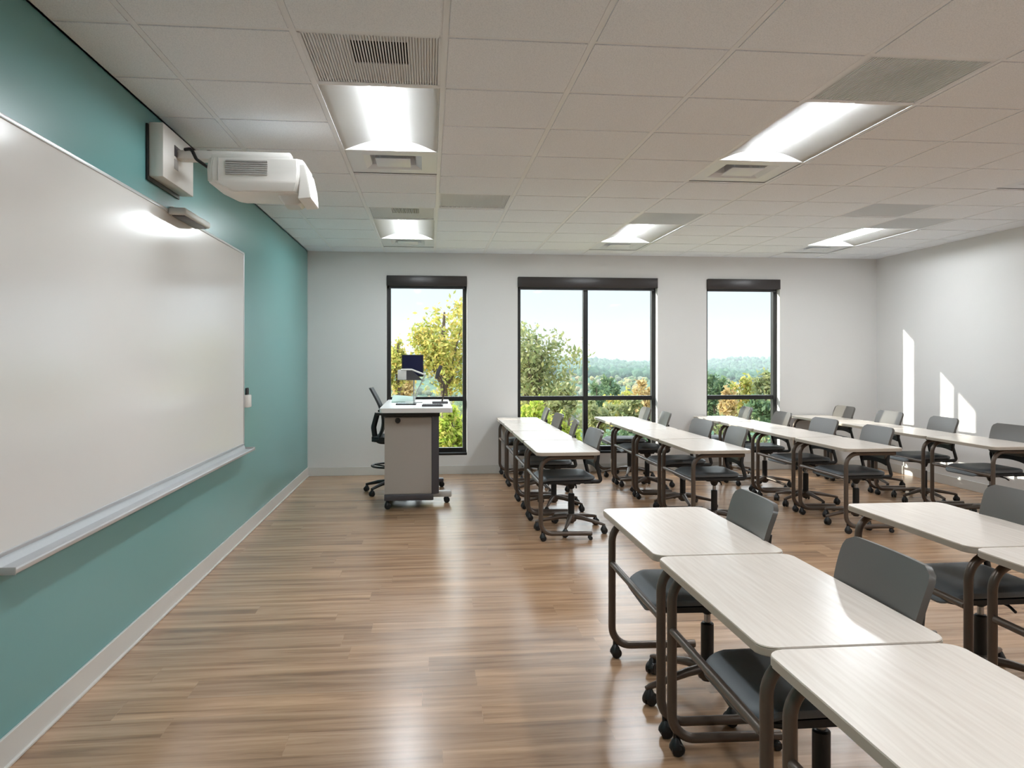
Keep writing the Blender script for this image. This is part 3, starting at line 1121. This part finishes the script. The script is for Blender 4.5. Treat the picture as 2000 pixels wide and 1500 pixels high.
t = thing('document_camera', 'thin-necked document camera on the right of the lectern top', 'document camera', (0.1, 8.1, ZT))
link('base', B(-0.07, 0.09, -0.07, 0.07, 0.0, 0.02, bev=0.006), 'charcoal', t)
link('neck', tube(bmesh.new(), arc_path([(0.03, 0, 0.018), (0.055, 0, 0.12), (0.04, 0, 0.22), (-0.005, 0, 0.3)], 0.2), 0.008, 10), 'bronze', t)
link('camera_head', tube(bmesh.new(), [(-0.03, -0.01, 0.25), (-0.012, 0, 0.31), (0.02, 0.01, 0.385)], [0.014, 0.022, 0.018], 12), 'charcoal', t)
t = thing('keyboard', 'dark keyboard lying on the near part of the lectern top', 'keyboard', (0.03, 7.62, ZT))
link('case', B(-0.1, 0.1, -0.07, 0.07, 0.0, 0.016, bev=0.004), 'charcoal', t)
bm = bmesh.new()
for i in range(11):
    for j in range(5):
        x, y = -0.088 + i * 0.0163, -0.055 + j * 0.024
        box(bm, x, x + 0.0135, y, y + 0.02, 0.015, 0.02)
link('keys', bm, 'black', t, smooth=False)
t = thing('folder', 'pale green folder propped at the far left of the lectern top', 'folder', (-0.27, 8.4, ZT))
link('cover', loft(bmesh.new(), [[(-0.12, -0.15, 0.0), (0.12, -0.15, 0.0), (0.12, 0.15, 0.0), (-0.12, 0.15, 0.0)],
                                 [(-0.12, -0.15, 0.012), (0.12, -0.15, 0.008), (0.12, 0.15, 0.05), (-0.12, 0.15, 0.07)]]), 'paper', t)
t = thing('tablet', 'black tablet lying flat on the left of the lectern top', 'tablet', (-0.23, 7.95, ZT))
link('case', B(-0.1, 0.1, -0.13, 0.13, 0.0, 0.012, bev=0.004), 'black', t)
link('glass_face', B(-0.09, 0.09, -0.12, 0.12, 0.0115, 0.013), 'screen', t, smooth=False)

# teacher's chair, faces the lectern (+x)
t = thing('task_chair', 'black mesh task chair with armrests on the left of the lectern', 'chair', (-0.40, 8.48, 0))


def tback(u, v):
    z = 0.6 + 0.52 * v
    y = (u - 0.5) * 2 * (0.21 - 0.03 * v)
    x = -0.14 + 0.12 * math.sin(v * 2.2) * (1 - v) - 0.09 * v * v + 0.5 * y * y
    return (x, y, z), Vector((1, -1.2 * y, 0.2)).normalized()


bm = sheet(tback, 10, 14, 0.018)
bmesh.ops.recalc_face_normals(bm, faces=bm.faces[:])
link('backrest', bm, 'mesh_black', t)
bm = prism(bmesh.new(), [(x + 0.04, y) for x, y in rrect(0.24, 0.23, 0.08)], 0.56, 0.61, 0.018)
link('seat', bm, 'mesh_black', t)
link('back_stem', tube(bmesh.new(), arc_path([(0.0, 0, 0.54), (-0.17, 0, 0.55), (-0.19, 0, 0.7), (-0.15, 0, 0.85)], 0.08), 0.02, 10, flat=(1.4, 0.7)), 'black', t)
for s in (-1, 1):
    a_ = link('armrest', B(-0.16, 0.1, s * 0.25 - 0.035, s * 0.25 + 0.035, 0.845, 0.87, bev=0.01), 'black', t)
    link('arm_post', tube(bmesh.new(), arc_path([(0.05, s * 0.18, 0.57), (0.02, s * 0.25, 0.6), (0.0, s * 0.25, 0.85)], 0.04), 0.014, 10), 'black', a_)
link('column', lathe(bmesh.new(), [(0, 0.08), (0.028, 0.08), (0.028, 0.4), (0.016, 0.41), (0.016, 0.56), (0, 0.56)], 18), 'black', t)
fr = link('foot_ring', tube(bmesh.new(), [(0.21 * math.cos(2 * PI * k / 24), 0.21 * math.sin(2 * PI * k / 24), 0.29) for k in range(25)], 0.011, 8, cap=False), 'black', t)
bm = bmesh.new()
for q in (0.6, 2.7, 4.8):
    tube(bm, [(0.02 * math.cos(q), 0.02 * math.sin(q), 0.27), (0.2 * math.cos(q), 0.2 * math.sin(q), 0.29)], 0.008, 8)
link('ring_spoke', bm, 'black', fr)
lm = None
for k in range(5):
    if lm is None:
        lg = link('base_leg', tube(bmesh.new(), [(0.02, 0, 0.12), (0.15, 0, 0.11), (0.3, 0, 0.075)], [0.026, 0.02, 0.013], 10), 'black', t)
        lm = lg.data
    else:
        lg = link('base_leg', lm, 'black', t)
    lg.rotation_euler = (0, 0, 2.75 + 2 * PI * k / 5)
    link('caster', CASTER_CHAIR, 'wheel', lg, loc=(0.288, 0, 0))

# ------------------------------------------------------------------ outdoors: hillside, trees, forest
rng = np.random.default_rng(5)


def smooth(a, b, x):
    q = np.clip((x - a) / (b - a), 0, 1)
    return q * q * (3 - 2 * q)


def terrain(x, y):
    d = np.hypot(x, y)
    z = -4.3 - 2.2 * smooth(12, 60, d) - 26 * smooth(70, 320, d)
    z = z + (3.0 * np.sin(x * 0.013 + 1.3) + 2.5 * np.sin(y * 0.011 + x * 0.006)) * smooth(120, 400, d)
    z = z + 17 * smooth(420, 900, d) * (0.6 + 0.4 * np.sin(x * 0.006 + 0.8)) - 8 * smooth(900, 1300, d)
    z = z + 31 * smooth(1300, 2300, d) * (0.8 + 0.22 * np.sin(x * 0.0026 + 2.2) + 0.1 * np.sin(x * 0.0071))
    z = z + 50 * smooth(4200, 6200, d) * (0.8 + 0.45 * np.sin(x * 0.0011 + 0.4) + 0.15 * np.sin(x * 0.0033))
    return z


ang = np.linspace(math.radians(-24), math.radians(46), 90)       # from +Y towards +X
rad = np.concatenate([np.geomspace(10.2, 300, 50), np.geomspace(320, 7000, 60)])
A, R = np.meshgrid(ang, rad)
X, Y = R * np.sin(A), R * np.cos(A)
Y = np.maximum(Y, YB + T + 0.1)
Z = terrain(X, Y)
nv, nu = A.shape
for nm, i0, i1, mt in (('hillside', 0, 30, 'meadow'), ('far_hills', 29, nv, 'forest_far')):
    verts = np.stack([X, Y, Z], -1)[i0:i1].reshape(-1, 3)
    faces = [(i * nu + j, i * nu + j + 1, (i + 1) * nu + j + 1, (i + 1) * nu + j) for i in range(i1 - i0 - 1) for j in range(nu - 1)]
    me = bpy.data.meshes.new(nm)
    me.from_pydata(verts.tolist(), [], faces)
    link(nm, me, mt)['kind'] = 'structure'
hz = bpy.data.materials.new('valley_haze')
hz.use_nodes = True
hn = hz.node_tree.nodes
hn.remove(hn['Principled BSDF'])
vs = hn.new('ShaderNodeVolumeScatter')
vs.inputs['Color'].default_value = (0.86, 0.93, 1.0, 1)
vs.inputs['Density'].default_value = 0.00017
hz.node_tree.links.new(vs.outputs[0], hn['Material Output'].inputs['Volume'])
M['haze'] = hz
haze = link('haze', B(-3500, 6500, 60, 7500, -60, 75), 'haze', smooth=False)
haze['kind'] = 'structure'


def blob_template(sub):
    bm = bmesh.new()
    bmesh.ops.create_icosphere(bm, subdivisions=sub, radius=1.0)
    v = np.array([p.co[:] for p in bm.verts])
    f = np.array([[q.index for q in p.verts] for p in bm.faces])
    bm.free()
    return v, f


def forest(name, n, dmin, dmax, rmin, rmax, mat, sub, label, flat=0.8):
    v0, f0 = blob_template(sub)
    q = rng.random(n)
    d = 1.0 / ((1 - q) / dmin + q / dmax) if dmax / dmin > 3 else dmin + q * (dmax - dmin)
    a = np.radians(rng.uniform(-12, 36, n))
    x, y = d * np.sin(a), d * np.cos(a)
    z = terrain(x, y)
    r = rng.uniform(rmin, rmax, n)
    V = np.empty((n, len(v0), 3))
    for i in range(n):
        p = v0 * (1 + 0.12 * rng.standard_normal((len(v0), 1)))
        p = p * np.array([r[i], r[i], r[i] * flat * rng.uniform(0.8, 1.35)])
        V[i] = p + np.array([x[i], y[i], z[i] + r[i] * 0.75])
    Fc = (f0[None] + (np.arange(n) * len(v0))[:, None, None]).reshape(-1, 3)
    me = bpy.data.meshes.new(name)
    me.from_pydata(V.reshape(-1, 3).tolist(), [], Fc.tolist())
    o = link(name, me, mat, smooth=False)
    me.polygons.foreach_set('use_smooth', [True] * len(me.polygons))
    tag(o, label, 'forest', kind='stuff')
    return o


forest('valley_forest', 5200, 140, 1000, 1.8, 3.6, 'forest_near', 1, 'mixed autumn forest filling the valley below the windows')
forest('ridge_forest', 6500, 900, 2700, 4.5, 8.0, 'forest_far', 1, 'dark green pine forest covering the distant ridges', 0.9)


def leaf_mesh(name, n, rx, ry, rz, size, seed, clumps=22):
    g = np.random.default_rng(seed)
    cc = g.standard_normal((clumps, 3))
    cc /= np.linalg.norm(cc, axis=1, keepdims=True)
    cc *= (g.random((clumps, 1)) ** 0.45) * 0.78
    idx = g.integers(0, clumps, n)
    p = cc[idx] + g.standard_normal((n, 3)) * 0.13
    p = p * np.array([rx, ry, rz])
    a = g.standard_normal((n, 3))
    a /= np.linalg.norm(a, axis=1, keepdims=True)
    b = np.cross(a, g.standard_normal((n, 3)))
    b /= np.linalg.norm(b, axis=1, keepdims=True)
    s = size * g.uniform(0.6, 1.3, (n, 1))
    V = np.stack([p - a * s, p + b * s * 0.45, p + a * s, p - b * s * 0.45], 1).reshape(-1, 3)
    me = bpy.data.meshes.new(name)
    me.from_pydata(V.tolist(), [], [(4 * i, 4 * i + 1, 4 * i + 2, 4 * i + 3) for i in range(n)])
    return me, cc * np.array([rx, ry, rz])


def tree(name, label, cat, u, d, v_top, v_bot, half_px, mat, n, size, seed, group=None, clumps=22):
    """A tree or shrub whose crown reaches from picture row v_top to v_bot at depth d."""
    x, y = ground_at(u, d)
    zt, zb = CAM_Z - (v_top - V0) * d / F, CAM_Z - (v_bot - V0) * d / F
    g = float(terrain(np.array(x), np.array(y)))
    r = half_px * d / F
    hz = (zt - zb) / 2
    t = thing(name, label, cat, (x, y, g), 0, group)
    me, cc = leaf_mesh('foliage', n, r, r, hz, size, seed, clumps)
    fo = link('foliage', me, mat, t, smooth=False)
    fo.location = (0, 0, (zt + zb) / 2 - g)
    bm = bmesh.new()
    zc = (zt + zb) / 2 - g
    tr = max(0.04, 0.02 * (zt - g))
    tube(bm, [(0, 0, -0.2), (0.05 * r, 0, zc * 0.5), (-0.04 * r, 0.03 * r, zc), (0, 0, zc + hz * 0.6)], [tr, tr * 0.75, tr * 0.5, tr * 0.15], 8)
    for k in range(0, len(cc), 2):
        s = max(0.15, zc - hz * 0.7)
        tube(bm, [(0, 0, s), (cc[k][0] * 0.5, cc[k][1] * 0.5, (s + zc + cc[k][2]) / 2), (cc[k][0], cc[k][1], zc + cc[k][2])], [tr * 0.35, tr * 0.2, tr * 0.08], 5)
    link('trunk', bm, 'bark', t)
    return t


tree('tree', 'yellowing tree with airy leaves filling the window behind the lectern', 'tree', 868, 20, 562, 800, 94, 'leaf_yellow', 4300, 0.07, 1, clumps=26)
tree('tree', 'olive-leaved tree reaching over the left half of the double window', 'tree', 1048, 24, 606, 850, 112, 'leaf_olive', 4600, 0.085, 2, clumps=26)
tree('tree', 'small yellow-green tree at the left edge of the window behind the lectern', 'tree', 778, 28, 640, 790, 32, 'leaf_yellow', 1500, 0.09, 3)
tree('shrub', 'orange autumn shrub low at the left edge of the window behind the lectern', 'shrub', 790, 32, 712, 800, 26, 'leaf_orange', 900, 0.1, 4)
SH = 'shrubs growing just below the windows'
tree('shrub', 'bright yellow-green shrub low in the window right of the lectern cabinet', 'shrub', 885, 16, 775, 900, 42, 'leaf_green', 2600, 0.06, 5, SH)
tree('shrub', 'bright green shrub behind the far chairs, left in the double window', 'shrub', 1045, 17, 775, 920, 46, 'leaf_green', 2600, 0.065, 6, SH)
tree('shrub', 'yellow-green shrub just left of the mullion in the double window', 'shrub', 1112, 16, 790, 920, 40, 'leaf_green', 2400, 0.065, 7, SH)
tree('shrub', 'dark green shrub low in the right half of the double window', 'shrub', 1215, 18, 822, 930, 66, 'leaf_dark', 2600, 0.075, 8, SH)
tree('shrub', 'olive shrub at the bottom of the right-hand window', 'shrub', 1440, 19, 805, 930, 72, 'leaf_olive', 2800, 0.075, 9, SH)
mid = [('orange tree at the right side of the double window', 1256, 74, 738, 830, 34, 'leaf_orange', 10),
       ('yellow-green tree left of the orange tree in the double window', 1215, 80, 748, 840, 34, 'leaf_yellow', 11),
       ('dark green tree just right of the mullion in the double window', 1166, 86, 736, 830, 34, 'leaf_dark', 12),
       ('dark rounded tree between the mullion and the orange tree', 1192, 98, 728, 800, 28, 'leaf_dark', 13),
       ('green tree at the left side of the right-hand window', 1396, 78, 726, 840, 36, 'leaf_dark', 14),
       ('yellow autumn tree in the middle of the right-hand window', 1446, 82, 724, 840, 40, 'leaf_yellow', 15),
       ('olive tree at the right side of the right-hand window', 1496, 76, 722, 840, 38, 'leaf_olive', 16),
       ('pale orange tree low in the right-hand window', 1424, 70, 750, 850, 28, 'leaf_orange', 17),
       ('olive tree behind the big tree in the double window', 1085, 60, 735, 840, 44, 'leaf_olive', 18),
       ('yellowish tree low behind the leaves at the left of the double window', 1028, 56, 742, 850, 36, 'leaf_yellow', 19),
       ('pale olive tree low in the right half of the double window', 1240, 58, 772, 860, 46, 'leaf_olive', 20),
       ('pale olive tree low beside the mullion of the double window', 1172, 62, 776, 860, 44, 'leaf_olive', 21),
       ('green tree low at the right edge of the right-hand window', 1492, 56, 768, 860, 44, 'leaf_dark', 22)]
for lab, u, d, v0, v1, hp, mt, sd in mid:
    tree('tree', lab, 'tree', u, d, v0, v1, hp, mt, 1500, 0.26, sd, 'autumn trees on the slope beyond the windows', 16)
